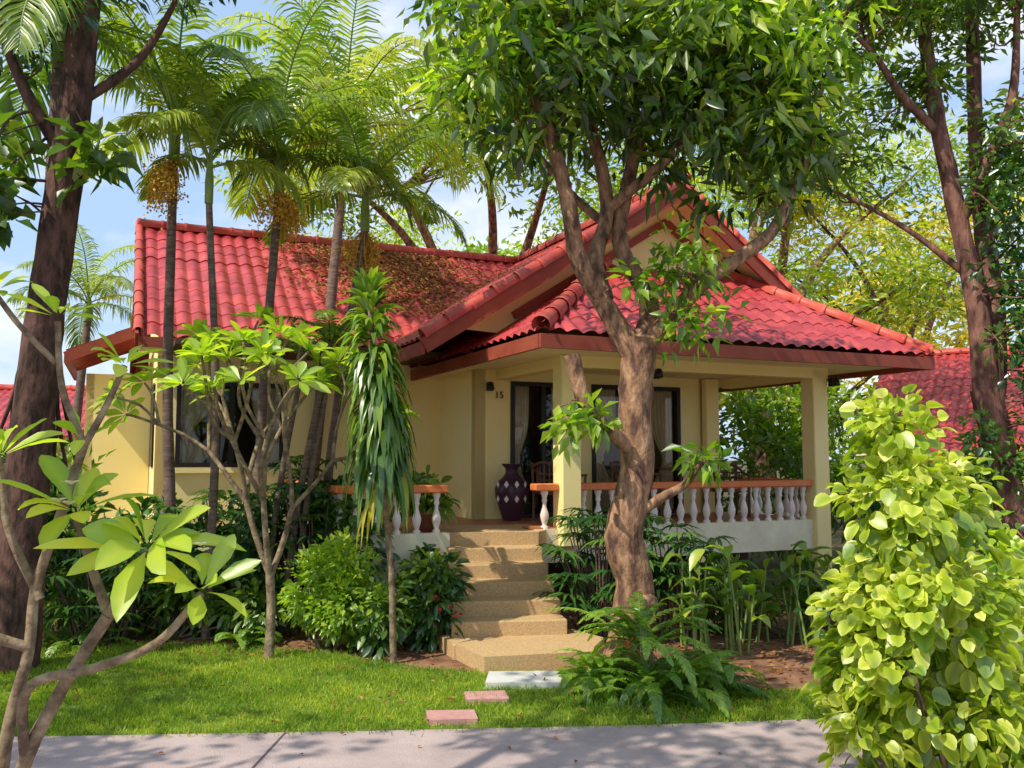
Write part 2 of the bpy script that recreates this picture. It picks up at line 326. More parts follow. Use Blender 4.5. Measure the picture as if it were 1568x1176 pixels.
mb=MB(); addbox(mb,-.92,4.94,-1.17,-1.12,3.07,3.225); addbox(mb,-.93,-.88,-1.12,3.4,3.07,3.225); addbox(mb,4.89,4.94,-1.12,8,3.07,3.225)
addbox(mb,-4.82,-1.0,2.62,2.68,3.32,3.45)
beam(mb,(-4.84,2.64,3.40),(-4.84,5.7,5.57),.04,.2); beam(mb,(-4.84,8.7,3.44),(-4.84,5.7,5.57),.04,.2)
RA,RZ=1.96,5.63; SL,SR=.63,.735; LB=-1.75; RB=4.98; GB=.30
beam(mb,(RA,GB,RZ-.08),(LB,GB,RZ-.08-SL*(RA-LB)),.04,.19); beam(mb,(RA,GB+.002,RZ-.08),(RB,GB+.002,RZ-.08-SR*(RB-RA)),.04,.19)
beam(mb,(RA,.70,RZ-.42),(-.4,.70,RZ-.42-SL*2.36),.05,.10); beam(mb,(RA,.702,RZ-.42),(4.2,.702,RZ-.42-SR*2.24),.05,.10)
beam(mb,(LB,GB,RZ-.1-SL*(RA-LB)),(LB,2.8,RZ-.1-SL*(RA-LB)),.04,.16)
mb.obj('fascia_boards',M['fascia'],H)
mb=MB(); mb.add([(-1.2,.75,RZ-.12-SL*3.16),(5,.75,3.2),(RA,.75,RZ-.06)],[[0,1,2]]); 
for aa,sl in ((LB,SL),(RB,SR)):
    zz=RZ-.05-sl*abs(aa-RA); mb.add([(RA,GB,RZ-.05),(aa,GB,zz),(aa,.75,zz),(RA,.75,RZ-.05)],[[0,1,2,3]])
mb.obj('gable_wall',M['wall'],H)
mb=MB(); k=math.sqrt(1+.66**2); run=1.89
roofslope(mb,(-.9,-1.16,3.25),(1,0,0),(0,1,.66),5.82,lambda s:max(0,min(s,5.82-s,run))*k,run*k)
roofslope(mb,(-.92,-1.14,3.25),(0,1,0),(1,0,.66),4.6,lambda s:max(0,s if s<run else 2.6)*k,2.6*k)
roofslope(mb,(4.94,-1.14,3.25),(0,1,0),(-1,0,.66),4.6,lambda s:max(0,min(s,run))*k,run*k)
kl=math.sqrt(1+SL**2); TL=(RA-LB)*kl
roofslope(mb,(LB,GB,RZ-SL*(RA-LB)),(0,1,0),(1,0,SL),6.5,lambda s:TL,TL)
kr=math.sqrt(1+SR**2); TR=(RB-RA)*kr
roofslope(mb,(RB,GB,RZ-SR*(RB-RA)),(0,1,0),(-1,0,SR),8.2,lambda s:TR,TR)
kw=math.sqrt(1+.71**2); TW=3.03*kw
roofslope(mb,(-4.85,2.67,3.45),(1,0,0),(0,1,.71),6.8,lambda s:TW,TW)
roofslope(mb,(-4.85,8.73,3.45),(1,0,0),(0,-1,.71),6.8,lambda s:TW,TW)
mb.obj('roof_tiles',M['roof'],H,False)
mb=MB()
caps(mb,(-.9,-1.14,3.29),(.99,.75,3.29+.66*1.89),.10); caps(mb,(4.92,-1.14,3.29),(3.03,.75,3.29+.66*1.89),.085)
caps(mb,(LB,GB+.03,RZ-SL*(RA-LB)+.03),(RA,GB+.03,RZ+.03),.085); caps(mb,(RB,GB+.03,RZ-SR*(RB-RA)+.03),(RA,GB+.03,RZ+.03),.08)
caps(mb,(RA,GB,RZ+.05),(RA,6.2,RZ+.05),.1); caps(mb,(-4.85,5.7,5.64),(1.96,5.7,5.64),.1)
caps(mb,(-4.82,2.67,3.5),(-4.82,5.7,5.63),.06)
mb.obj('ridge_caps',M['cap'],H,True)
n=5200; a=rng.normal(-.9,.8,n); t=rng.uniform(.15,1,n)**.7; bb=2.8+t*2.85; keep=(a>-3.0)&(a<1.0)&(rng.uniform(size=n)<(.1+.9*t))
a=a[keep];bb=bb[keep]; z=np.maximum(3.45+.71*(bb-2.67),RZ-SL*np.clip(RA-a,0,9))+.06
mb=MB(); n=len(a); D=rng.normal(size=(n,3)); D[:,2]=D[:,1]*.6
cheap(mb,np.stack([a,bb,z],1),D,np.array([0,-.5,.8])+rng.normal(0,.35,(n,3)),rng.uniform(.06,.15,n),.045,0,rng.uniform(0,1,n)); mb.obj('roof_leaf_litter',M['dry'],H)
mb=MB(); wall(mb,(-5.5,5.6),(-4.56,5.6),.12,0,3.2); wall(mb,(-5.5,8),(-5.5,5.6),.12,0,3.2); mb.obj('side_annex_walls',M['wall'],H)
mb=MB(); roofslope(mb,(-5.75,5.0,3.45),(0,1,0),(1,0,.45),3.4,lambda s:1.05,1.05); mb.obj('side_annex_roof',M['roof'],H)
mb=MB(); addbox(mb,-5.79,-5.74,5.0,8.4,3.3,3.46); beam(mb,(-5.77,4.99,3.38),(-4.86,4.99,3.8),.04,.16); mb.obj('side_annex_fascia',M['fascia'],H)
def lamp(a,b,z):
    mb=MB(); addbox(mb,a-.05,a+.05,b-.03,b,z-.06,z+.06); tube(mb,[(a,b-.03,z),(a-.03,b-.09,z+.03),(a-.05,b-.14,z)],[.014,.014,.014],6)
    lathe(mb,[(.0,.06),(.03,.055),(.05,.01),(.06,-.05),(.045,-.06),(0,-.06)],(a-.05,b-.15,z),12); return mb.obj('wall_lamp_part',M['black'],H,True)
lamp(-.2,1.99,2.9); lamp(4.14,-.1,2.95); lamp(1.2,-.14,2.95)
cu=bpy.data.curves.new('house_number','FONT'); cu.body='15'; cu.size=.14; cu.extrude=.006; cu.materials.append(M['frame'])
t=bpy.data.objects.new('house_number',cu); COL.objects.link(t); t.parent=H; t.location=(-.12,1.985,2.74); t.rotation_euler=(math.pi/2,0,0)
# stairs
S=empty('front_steps')
ds=np.array([.134,-.991]); es=np.array([.991,.134]); tl=np.array([-.74,10.25])
mb=MB()
for kx in range(1,7):
    z1=FL-.147*kx; f=tl+ds*.30*kx; bk=tl-ds*.15; w=1.05+.02*kx; g=-.01*kx
    q=[bk+es*g,f+es*g,f+es*(w+g),bk+es*(w+g)]
    zz0=z1-.147 if kx<6 else 0
    v=[(*x,z) for z in (zz0-.02,z1) for x in q]; mb.add(v,[[4,5,6,7],[0,1,5,4],[1,2,6,5],[2,3,7,6],[3,0,4,7]])
o=mb.obj('treads',M['step'],S); b_=o.modifiers.new('b','BEVEL'); b_.width=.014; b_.segments=2
mb=MB(); pl=[(-.72,8.85),(-.25,7.92),(.74,8.15),(.9,8.75),(.6,9.2),(-.5,9.2)]; kk=len(pl); v=[(x,y,z) for z in (0,.15) for x,y in pl]
mb.add(v,[list(range(kk,2*kk))]); mb.add(v,[[i,(i+1)%kk,(i+1)%kk+kk,i+kk] for i in range(kk)]); o=mb.obj('bottom_step',M['step'],S); b_=o.modifiers.new('b','BEVEL'); b_.width=.014; b_.segments=2
mb=MB(); v=[(-.86,10.5,FL+.002),(-.74,10.25,FL+.002),(.31,10.4,FL+.002),(.5,10.9,FL+.002),(.2,11.6,FL+.002),(-1.2,11.2,FL+.002)]
v2=[(x,y,FL-.15) for x,y,_ in v]; mb.add(v+v2,[[0,1,2,3,4,5]]); mb.add(v+v2,[[0,6,7,1],[1,7,8,2],[2,8,9,3]]); mb.obj('landing',M['step'],S)
# ------------------------------------------------------------------ furniture
q=h2w(-.02,1.62)
mb=MB(); lathe(mb,[(0,0),(.12,0),(.13,.03),(.17,.15),(.225,.33),(.235,.43),(.20,.53),(.12,.60),(.085,.65),(.085,.71),(.13,.76),(.145,.78),(.12,.78),(.07,.72)],(q[0],q[1],FL),28)
for j in range(10):
    th=j*math.tau/10
    for dz,rr in ((.30,.222),(.50,.222)):
        c=np.array([q[0]+rr*math.cos(th),q[1]+rr*math.sin(th),FL+dz]); e=np.array([-math.sin(th),math.cos(th),0]); nn=np.array([math.cos(th),math.sin(th),0])*.008
        mb.add([c-e*.035+nn,c+nn+(0,0,-.05),c+e*.035+nn,c+nn+(0,0,.05)],[[0,1,2,3]],1)
mb.obj('ceramic_vase',[M['vase'],M['white']],None,True)
def chair(name,a,b,rot):
    c=h2w(a,b,FL); mb=MB(); E=empty(name,c,rot)
    for x,y in ((-.25,-.25),(.25,-.25),(-.25,.25),(.25,.25)): tube(mb,[(x,y,0),(x,y,.4),(x*1.05,y*1.05,.62 if y<0 else .8)],[.02,.02,.018],7)
    tube(mb,[(-.27,-.27,.62),(-.28,0,.63),(-.26,.26,.72),(0,.33,.8),(.26,.26,.72),(.28,0,.63),(.27,-.27,.62)],[.02]*3,7)
    mb.obj('frame',M['rattan'],E,True)
    mb=MB(); addbox(mb,-.26,.26,-.26,.26,.36,.4)
    for i in range(11):
        t=i/10; ang=math.pi*t; x=-.27*math.cos(ang); y=.05+.27*math.sin(ang); tube(mb,[(x,y,.4),(x,y,.6+.17*math.sin(ang))],[.012,.012],5)
    for z in (.48,.56,.64): tube(mb,[(-.27,.05,z),(-.2,.24,z),(0,.32,z),(.2,.24,z),(.27,.05,z)],[.012]*2,5)
    mb.obj('seat_and_back',M['rattan'],E,True)
    mb=MB(); addbox(mb,-.23,.23,-.23,.22,.402,.46); o=mb.obj('cushion',M['terra'],E); b_=o.modifiers.new('b','BEVEL'); b_.width=.02; b_.segments=3
chair('rattan_chair',3.3,1.2,A24-.3); chair('rattan_chair',1.8,1.3,A24+.5); chair('rattan_chair',.55,1.3,A24+2)
T_=empty('porch_table',h2w(2.5,1.2,FL),A24); mb=MB(); lathe(mb,[(0,.68),(.32,.68),(.33,.70),(.32,.72),(0,.72)],(0,0,0),24); lathe(mb,[(.2,0),(.2,.02),(.03,.05),(.03,.68)],(0,0,0),14); mb.obj('top_and_leg',M['rattan'],T_,True)
# ------------------------------------------------------------------ neighbours
def neighbour(name,loc,rot,w,d,eh,rh,wm='wall'):
    E=empty(name,loc,rot); mb=MB()
    wall(mb,(-w/2,-d/2),(w/2,-d/2),.15,0,eh,[(w*.2,w*.2+1.2,1.0,2.0),(w*.6,w*.6+1.2,1.0,2.0)]); wall(mb,(w/2,-d/2),(w/2,d/2),.15,0,eh); wall(mb,(-w/2,d/2),(-w/2,-d/2),.15,0,eh); wall(mb,(w/2,d/2),(-w/2,d/2),.15,0,eh)
    for x in (-w/2+.01,w/2-.01): mb.add([(x,-d/2,eh),(x,d/2,eh),(x,0,rh-.1)],[[0,1,2]])
    mb.obj('walls',M[wm],E)
    mb=MB()
    for s0 in (w*.2-w/2,w*.6-w/2):
        for (x0,x1,z0,z1) in ((s0,s0+.06,1.0,2.0),(s0+1.14,s0+1.2,1.0,2.0),(s0+.57,s0+.63,1.0,2.0),(s0,s0+1.2,1.94,2.0),(s0,s0+1.2,1.0,1.06)): addbox(mb,x0,x1,-d/2-.02,-d/2+.06,z0,z1)
    mb.obj('window_frames',M['frame'],E)
    box('interior',-w/2+.2,w/2-.2,-d/2+.4,-d/2+.5,0,eh,M['dark'],E)
    mb=MB(); oh=.8; r=d/2+oh; dz=(rh-eh)*r/(d/2); k=math.hypot(r,dz)
    roofslope(mb,(-w/2-.5,-r,rh-dz),(1,0,0),(0,r,dz),w+1,lambda s:k,k,ds=.035); roofslope(mb,(-w/2-.5,r,rh-dz),(1,0,0),(0,-r,dz),w+1,lambda s:k,k,ds=.035); mb.obj('roof_tiles',M['roof'],E)
    mb=MB(); caps(mb,(-w/2-.5,0,rh+.03),(w/2+.5,0,rh+.03),.1); mb.obj('ridge_caps',M['cap'],E)
    mb=MB(); beam(mb,(-w/2-.5,-r,rh-dz-.1),(w/2+.5,-r,rh-dz-.1),.05,.2); mb.obj('fascia',M['fascia'],E)
neighbour('neighbour_bungalow',(13.6,20.6,0),math.radians(-34),8,6,2.5,4.5)
neighbour('neighbour_bungalow',(-11.5,24,0),math.radians(10),8,5,2.7,3.7)
# ------------------------------------------------------------------ VEGETATION
def crown(mb,blobs,ncl,mper,L,W,cr,mi=1,up=.6,outer=.55,flat=1.0,limb=None,tmi=0,ntw=0,bright=0.0,hang=.2):
    B=np.array(blobs,float); vol=B[:,3]*B[:,4]*B[:,5]; vol=vol**.8; idx=rng.choice(len(B),ncl,p=vol/vol.sum())
    d=rdir(ncl); r=rng.uniform(0,1,ncl)**outer
    C=B[idx,:3]+d*r[:,None]*B[idx,3:6]
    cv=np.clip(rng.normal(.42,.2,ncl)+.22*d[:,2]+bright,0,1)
    if ntw and limb is not None:
        LP=np.array(limb)
        for c in C[:ntw]:
            j=np.argmin(np.linalg.norm(LP-c,axis=1)+rng.uniform(0,.3,len(LP))); p0=LP[j]; m=(p0+c)/2+rng.normal(0,.08,3)+np.array([0,0,.05]); Ln=np.linalg.norm(c-p0)
            tube(mb,[p0,m,c],[.008+.012*Ln,.006+.005*Ln,.004],5,tmi,3,cap=False)
    n=ncl*mper; ci=np.repeat(np.arange(ncl),mper); off=rdir(n)*(rng.uniform(.15,1,n)**.6)[:,None]*cr; off[:,2]*=flat
    P=C[ci]+off; D=nrm(off)+rng.normal(0,.35,(n,3))+np.array([0,0,-hang]); N=rng.normal(0,1-up*.7,(n,3))+np.array([0,0,up*1.6])
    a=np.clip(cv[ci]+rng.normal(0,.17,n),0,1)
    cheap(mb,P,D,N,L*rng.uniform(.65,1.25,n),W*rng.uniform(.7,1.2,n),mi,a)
def limbs_tree(name,trunk,tr,limbs,mats,crowns,seg=12,rough=.04):
    mb=MB(); LP=[]
    P=tube(mb,trunk,tr,seg,0,6,rough); LP+=list(P[len(P)//2:])
    for pts,rr in limbs:
        P=tube(mb,pts,rr,9,0,6,rough); LP+=list(P[2:])
    for c in crowns: crown(mb,limb=LP,**c)
    return mb.obj(name,mats,None,True)
Y=7.8
def y(pts,base=Y): return [(p[0],base+(p[2] if len(p)>2 else 0),p[1]) for p in pts]
trunk=y([(1.0,-.05),(1.02,.35),(1.07,.8),(.98,1.2),(1.1,1.8),(1.09,2.4),(1.15,2.95)])
limbs=[(y([(1.12,2.75),(.86,3.2),(.6,3.62,-.1),(.50,4.1,-.2),(.35,4.7,-.2),(.12,5.3,-.3),(-.1,6.1,-.3)]),[.12,.09,.078,.065,.055,.03]),
 (y([(.84,3.3),(.76,3.7,.1),(.88,4.2,.2),(.75,4.9,.2),(.5,5.5,.3),(.4,6.3,.3)]),[.08,.072,.062,.045,.03]),
 (y([(1.14,2.85),(1.24,3.3,.1),(1.0,3.9,.25),(1.12,4.6,.3),(1.28,5.3,.3),(1.15,6.3,.4)]),[.11,.08,.07,.055,.03]),
 (y([(1.14,2.8),(1.36,3.08,-.1),(1.65,3.4,-.2),(2.0,3.65,-.2),(2.3,3.9,-.2),(2.6,4.5,-.1),(2.8,5.1)]),[.09,.075,.065,.05,.03]),
 (y([(.9,4.2,.2),(1.5,4.7,0),(1.9,5.4,-.2),(2.1,6.2,-.2)]),[.055,.045,.03,.02]),
 (y([(1.1,1.9),(.88,2.1,-.15),(.66,2.3,-.2),(.57,2.55,-.22),(.52,2.78,-.22)]),[.07,.06,.062,.066,.075]),
 (y([(1.08,1.4),(1.3,1.55,-.1),(1.52,1.68,-.1),(1.66,1.9,-.1)]),[.06,.042,.035,.018]),
 (y([(1.12,.62,-.1),(1.17,.66,-.2),(1.19,.67,-.24)]),[.09,.085,.045]),
 (y([(1.05,3.9,.2),(.6,4.5,.8),(.1,5.3,1.2)]),[.05,.04,.02])]
for an in range(6):
    t_=an*1.05+.3; limbs.append(([(1.0+.1*math.cos(t_),Y+.1*math.sin(t_),.28),(1.0+.24*math.cos(t_),Y+.24*math.sin(t_),.06),(1.0+.42*math.cos(t_),Y+.42*math.sin(t_),-.04)],[.09,.07,.03]))
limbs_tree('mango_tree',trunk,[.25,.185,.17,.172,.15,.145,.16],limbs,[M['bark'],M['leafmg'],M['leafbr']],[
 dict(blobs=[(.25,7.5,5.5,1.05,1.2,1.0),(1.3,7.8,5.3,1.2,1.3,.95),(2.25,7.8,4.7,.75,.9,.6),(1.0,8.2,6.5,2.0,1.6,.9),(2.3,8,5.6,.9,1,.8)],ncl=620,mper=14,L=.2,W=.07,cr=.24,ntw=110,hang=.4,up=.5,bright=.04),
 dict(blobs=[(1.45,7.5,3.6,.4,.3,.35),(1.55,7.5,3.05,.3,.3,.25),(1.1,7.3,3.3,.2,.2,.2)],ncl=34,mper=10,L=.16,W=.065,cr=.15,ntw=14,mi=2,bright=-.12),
 dict(blobs=[(2.1,7.4,5.5,1.0,.8,.7),(.2,7.2,6.1,.9,.7,.6),(1.6,7.2,5.9,.7,.6,.6),(2.4,7.6,4.9,.5,.5,.5),(.0,7.2,5.3,.7,.6,.7)],ncl=260,mper=12,L=.18,W=.065,cr=.2,mi=2,ntw=20,hang=.3),  # brighter leaf material on the sun side, sunlight put into the colour
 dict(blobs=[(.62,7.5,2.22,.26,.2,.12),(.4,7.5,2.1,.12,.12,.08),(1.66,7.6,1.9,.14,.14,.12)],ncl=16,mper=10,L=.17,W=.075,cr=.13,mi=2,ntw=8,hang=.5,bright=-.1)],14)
def big_tree(name,x,yy,h,tr,spread,ncl,mper,L,W,leaf,bark,seed,flat=.45,nb=8,cr=.55,bright=0,ntw=40,lean=0,zlo=.55):
    r=random.Random(seed); fork=h*.35
    trunk=[(x,yy,-.1),(x+lean*.3,yy,fork*.5),(x+lean,yy,fork)]; limbs=[];blobs=[]
    for i in range(nb):
        an=i*math.tau/nb+r.uniform(-.4,.4); R=spread*r.uniform(.45,.95); zt=h*r.uniform(zlo,.98)
        e=(x+lean+R*math.cos(an),yy+R*math.sin(an),zt); m=(x+lean+R*.45*math.cos(an+.2),yy+R*.45*math.sin(an+.2),fork+(zt-fork)*.6)
        limbs.append(([(x+lean,yy,fork-.1),m,e],[tr*.5,tr*.3,tr*.08])); blobs.append((e[0],e[1],e[2],spread*.5,spread*.5,h*.13))
    blobs.append((x+lean,yy,h*.92,spread*.6,spread*.6,h*.12))
    return limbs_tree(name,trunk,[tr*1.2,tr,tr*.9],limbs,[M[bark],M[leaf]],[dict(blobs=blobs,ncl=ncl,mper=mper,L=L,W=W,cr=cr,flat=flat,ntw=ntw,up=.5,bright=bright,outer=.6)],10,.03)
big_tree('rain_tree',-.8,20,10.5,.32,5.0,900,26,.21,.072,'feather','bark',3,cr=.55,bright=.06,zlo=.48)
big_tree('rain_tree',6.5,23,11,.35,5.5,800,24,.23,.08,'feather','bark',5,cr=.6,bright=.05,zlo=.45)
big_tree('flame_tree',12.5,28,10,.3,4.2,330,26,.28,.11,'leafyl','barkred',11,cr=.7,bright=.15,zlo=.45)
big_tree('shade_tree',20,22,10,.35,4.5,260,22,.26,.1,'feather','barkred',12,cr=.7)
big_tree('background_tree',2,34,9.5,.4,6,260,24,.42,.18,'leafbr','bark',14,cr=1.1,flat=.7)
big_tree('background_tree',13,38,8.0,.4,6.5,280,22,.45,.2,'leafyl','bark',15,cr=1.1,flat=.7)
# right twin-trunk tree
tr=[(5.2,9,-.1),(5.15,9,.8),(5.0,9,1.7),(4.85,9,2.6)]
limbs_tree('twin_trunk_tree',tr,[.21,.17,.155,.15],[
 ([(4.87,9,2.4),(4.80,9,3.4),(4.66,9.1,4.6),(4.5,9.1,5.6),(4.4,9.2,7.2)],[.14,.11,.095,.08,.06]),
 ([(4.91,9,2.5),(5.03,9.1,3.4),(5.0,9.2,4.4),(5.03,9.3,5.6),(5.1,9.4,7.2)],[.13,.105,.095,.08,.06]),
 ([(4.72,9.05,4.4),(4.9,8.9,4.9),(5.15,8.8,5.6),(5.25,8.8,6.6)],[.06,.055,.045,.03]),
 ([(4.55,9.1,5.3),(4.1,9,5.7),(3.7,8.9,6.2),(3.1,8.9,6.7)],[.055,.04,.03,.015]),
 ([(4.76,9.1,3.8),(4.3,9.3,4.3),(3.8,9.5,4.7),(3.3,9.7,5.0)],[.04,.03,.02,.01])],
 [M['barkred'],M['leaf'],M['leafdk'],M['feather']],[
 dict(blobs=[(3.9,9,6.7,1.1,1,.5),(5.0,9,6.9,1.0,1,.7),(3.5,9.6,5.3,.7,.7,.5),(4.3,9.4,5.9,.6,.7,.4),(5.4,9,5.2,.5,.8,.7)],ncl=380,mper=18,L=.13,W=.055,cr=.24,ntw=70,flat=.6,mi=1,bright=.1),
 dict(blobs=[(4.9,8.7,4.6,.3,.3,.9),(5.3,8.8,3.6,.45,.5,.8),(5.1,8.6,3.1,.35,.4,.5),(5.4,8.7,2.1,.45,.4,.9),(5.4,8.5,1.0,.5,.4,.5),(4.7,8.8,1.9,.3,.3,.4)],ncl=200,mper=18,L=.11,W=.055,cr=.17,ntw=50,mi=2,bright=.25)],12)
lt=[(-4.5,8.1,-.1),(-4.45,8.1,1.2),(-4.38,8.1,2.6),(-4.25,8.1,4.0),(-4.12,8.1,5.5),(-4.05,8.2,7.5)]
limbs_tree('climber_covered_tree',lt,[.25,.20,.175,.16,.145,.12],[([(-4.2,8.1,4.7),(-4.6,8,5.4),(-5.0,8,6.4)],[.07,.05,.03]),([(-4.15,8.1,5.2),(-3.6,8.3,5.8),(-3.2,8.4,6.7)],[.05,.04,.02])],
 [M['barkdk'],M['leafdk'],M['leaf']],[
 dict(blobs=[(-4.7,8,6.2,.8,.8,.5),(-3.6,8.4,6.9,.9,.8,.3)],ncl=90,mper=12,L=.15,W=.06,cr=.24,ntw=40,mi=1,bright=.2),
 dict(blobs=[(-3.85,8.0,4.6,.2,.2,.3),(-4.7,7.8,4.4,.25,.3,.6)],ncl=22,mper=8,L=.24,W=.16,cr=.18,ntw=16,mi=2),
 dict(blobs=[(-4.9,9,1.2,.7,.6,.9)],ncl=70,mper=12,L=.2,W=.07,cr=.25,ntw=20,mi=1)],14)
def frond(mb,base,az,el,Ln,nl,ll,w,curve=1.5,mi=1,smi=0,r=.012,a0=.5,droop=.5,prof=NARR,vee=.35,spread=1.0):
    K=14; p=np.array(base,float); pts=[p.copy()]; dirs=[]
    for i in range(K):
        e=el-curve*((i+.5)/K)**1.3; d=np.array([math.cos(az)*math.cos(e),math.sin(az)*math.cos(e),math.sin(e)]); p=p+d*Ln/K; pts.append(p.copy()); dirs.append(d)
    pts=np.array(pts); dirs=np.array(dirs+[dirs[-1]]); tube(mb,pts[::2],[r,r*.7,r*.25],5,smi,2,cap=False)
    t=np.linspace(.14,.99,nl); ti=t*K; P=np.stack([np.interp(ti,np.arange(K+1),pts[:,k]) for k in range(3)],1); T=nrm(np.stack([np.interp(ti,np.arange(K+1),dirs[:,k]) for k in range(3)],1))
    side=np.array([-math.sin(az),math.cos(az),0.]); U=nrm(np.cross(T,side)); U=U*np.sign(U[:,2:3]+1e-6)
    sz=np.sin(np.clip(t*.92+.08,0,1)*np.pi)**.6
    for sg in (-1,1):
        D=nrm(side*sg*spread+T*(.35+.7*t[:,None])+U*vee+rng.normal(0,.08,(nl,3)))
        ribbon(mb,P,D,U+rng.normal(0,.15,(nl,3)),ll*sz*rng.uniform(.9,1.1,nl),w,prof,droop*rng.uniform(.7,1.3,nl),.15,mi,np.clip(a0+rng.normal(0,.12,nl),0,1))
def palm(name,base,top,r,nf,Ln,seed,fruit=True,elr=(-.1,1.3),a0=.45,nl=44):
    rr=random.Random(seed); mb=MB(); b=np.array(base,float);t=np.array(top,float); m=(b+t)/2+np.array([rr.uniform(-.1,.1),0,0])
    tube(mb,[b,m,t],[r*1.3,r,r*.85],10,0,8,.03); cs=t+np.array([.0,0,.5]); tube(mb,[t-(0,0,.05),t+(0,0,.2),cs],[r*1.1,r*1.15,r*.6],10,2,3)
    for i in range(nf):
        q=i/nf; az=i*2.4+rr.uniform(-.3,.3); el=elr[0]+(elr[1]-elr[0])*q+rr.uniform(-.1,.1)
        frond(mb,cs-np.array([0,0,.15*(1-q)]),az,el+.3,Ln*rr.uniform(.85,1.1),nl,Ln*.28,.038,1.6+rr.uniform(-.2,.3),1,2,.018,a0+rr.uniform(-.25,.35),.6)
    if fruit:
        for i in range(5):
            az=rr.uniform(0,6.28); c=t+np.array([math.cos(az)*.17,math.sin(az)*.17,-.2-rr.uniform(0,.25)])
            for j in range(16):
                e=c+rng.normal(0,.08,3)-np.array([0,0,.1]); tube(mb,[t,(t+e)/2+(0,0,.05),e],[.005,.004,.003],3,3,2,cap=False)
            n=220; P=c+rng.normal(0,.075,(n,3))*[1,1,1.8]; cheap(mb,P,rdir(n),rdir(n),.035,.035,3)
    return mb.obj(name,[M['palmbark'],M['palmleaf'],M['shaft'],M['fruit']],None,True)
palm('christmas_palm',(-3.68,9.8,0),(-3.85,9.8,5.3),.055,12,1.95,1,elr=(.0,1.4),a0=.55)
palm('christmas_palm',(-3.2,9.4,0),(-3.3,9.4,4.7),.04,8,1.4,2,False,a0=.5,elr=(.2,1.4))
palm('christmas_palm',(-2.95,10.3,0),(-2.78,10.3,5.1),.055,12,2.0,3,elr=(.0,1.45),a0=.55)
palm('christmas_palm',(-2.35,10.6,0),(-1.8,10.6,4.7),.05,10,1.7,4,True,a0=.5)
palm('coconut_palm',(-3.0,12.6,0),(-2.6,13.4,6.6),.08,13,2.8,5,False,(.0,1.4),a0=.6)
palm('coconut_palm',(-4.9,8.8,0),(-4.55,8.6,5.9),.09,11,2.1,6,False,(-.5,1.2),a0=.4)
palm('coconut_palm',(-10.5,21,0),(-10.2,21,5.2),.1,12,2.4,7,False,(-.2,1.3),a0=.6)
mb=MB()
for (x0,x1,z1) in ((-2.5,-2.05,3.2),(-2.7,-2.35,3.0),(-2.35,-2.1,2.6)):
    tube(mb,[(x0,9.7,0),((x0+x1)/2-.05,9.8,z1/2),(x1,9.9,z1)],[.045,.035,.03],8,0)
    for i in range(7): frond(mb,(x1,9.9,z1),i*2.4,.9,.9,24,.25,.03,1.6,1,0,.01,.5)
mb.obj('areca_palm_clump',[M['palmbark'],M['palmleaf']],None,True)
def whorl(mb,p,d,n,L,W,mi=1,a0=.6,tilt=.6,prof=OBL,droop=.25,edge=0):
    d=nrm(np.array(d,float)); r=nrm(np.cross(d,(.3,.2,1.))); s=np.cross(d,r); az=np.arange(n)*2.4+rng.uniform(0,6); el=rng.uniform(tilt-.4,tilt+.45,n)
    D=(r*np.cos(az)[:,None]+s*np.sin(az)[:,None])*np.cos(el)[:,None]+d*np.sin(el)[:,None]
    P=np.array(p)+D*.03; N=d+rng.normal(0,.25,(n,3)); ribbon(mb,P,D,N,L*rng.uniform(.65,1.1,n),W*rng.uniform(.85,1.1,n),prof,droop*rng.uniform(.3,1.6,n),.16,mi,np.clip(a0+rng.normal(0,.18,n),0,1),edge)
def flowers(mb,p,n,s,mi=2):
    for i in range(n):
        c=np.array(p)+rng.normal(0,.04,3)+np.array([0,0,.06]); az=np.arange(5)*math.tau/5; D=np.stack([np.cos(az),np.sin(az),np.full(5,.5)],1); ribbon(mb,np.repeat(c[None],5,0),D,np.array([[0,0,1.]]*5),s,s*.6,OVAL,.1,.1,mi)
def grow(mb,p,d,L,r,lev,leafL,leafW):
    p=np.array(p,float); d=nrm(np.array(d,float)); e=p+d*L; m=(p+e)/2+rng.normal(0,.03,3)*L*2
    tube(mb,[p,m,e],[r,r*.9,r*.85],8,0,3,.03)
    if lev==0:
        whorl(mb,e,d+np.array([0,0,.4]),rng.integers(12,18),leafL,leafW,1,.62,.5,edge=-.12)
        if rng.uniform()<.4: flowers(mb,e,3,.05)
        return
    k=2 if rng.uniform()<.65 else 3; r2=nrm(np.cross(d,rdir(1)[0])); s2=np.cross(d,r2); o=rng.uniform(0,6)
    for i in range(k):
        an=o+i*math.tau/k; nd=nrm(d+(r2*math.cos(an)+s2*math.sin(an))*rng.uniform(.5,.8)+np.array([0,0,.3])); grow(mb,e,nd,L*rng.uniform(.7,1.0),r*.75,lev-1,leafL,leafW)
mb=MB(); P=tube(mb,[(-2.3,8.5,-.05),(-2.28,8.5,.4),(-2.3,8.5,.8)],[.05,.042,.042],10,0,4,.03)
grow(mb,(-2.3,8.5,.78),(-.35,0,1),.72,.034,3,.27,.085); grow(mb,(-2.3,8.5,.76),(.28,.1,1),.68,.032,3,.27,.085); grow(mb,(-2.3,8.5,.76),(-.05,-.2,1),.75,.032,2,.27,.085)
mb.obj('frangipani_tree',[M['barkgr'],M['leafbr'],M['petal']],None,True)
mb=MB(); f=3.7
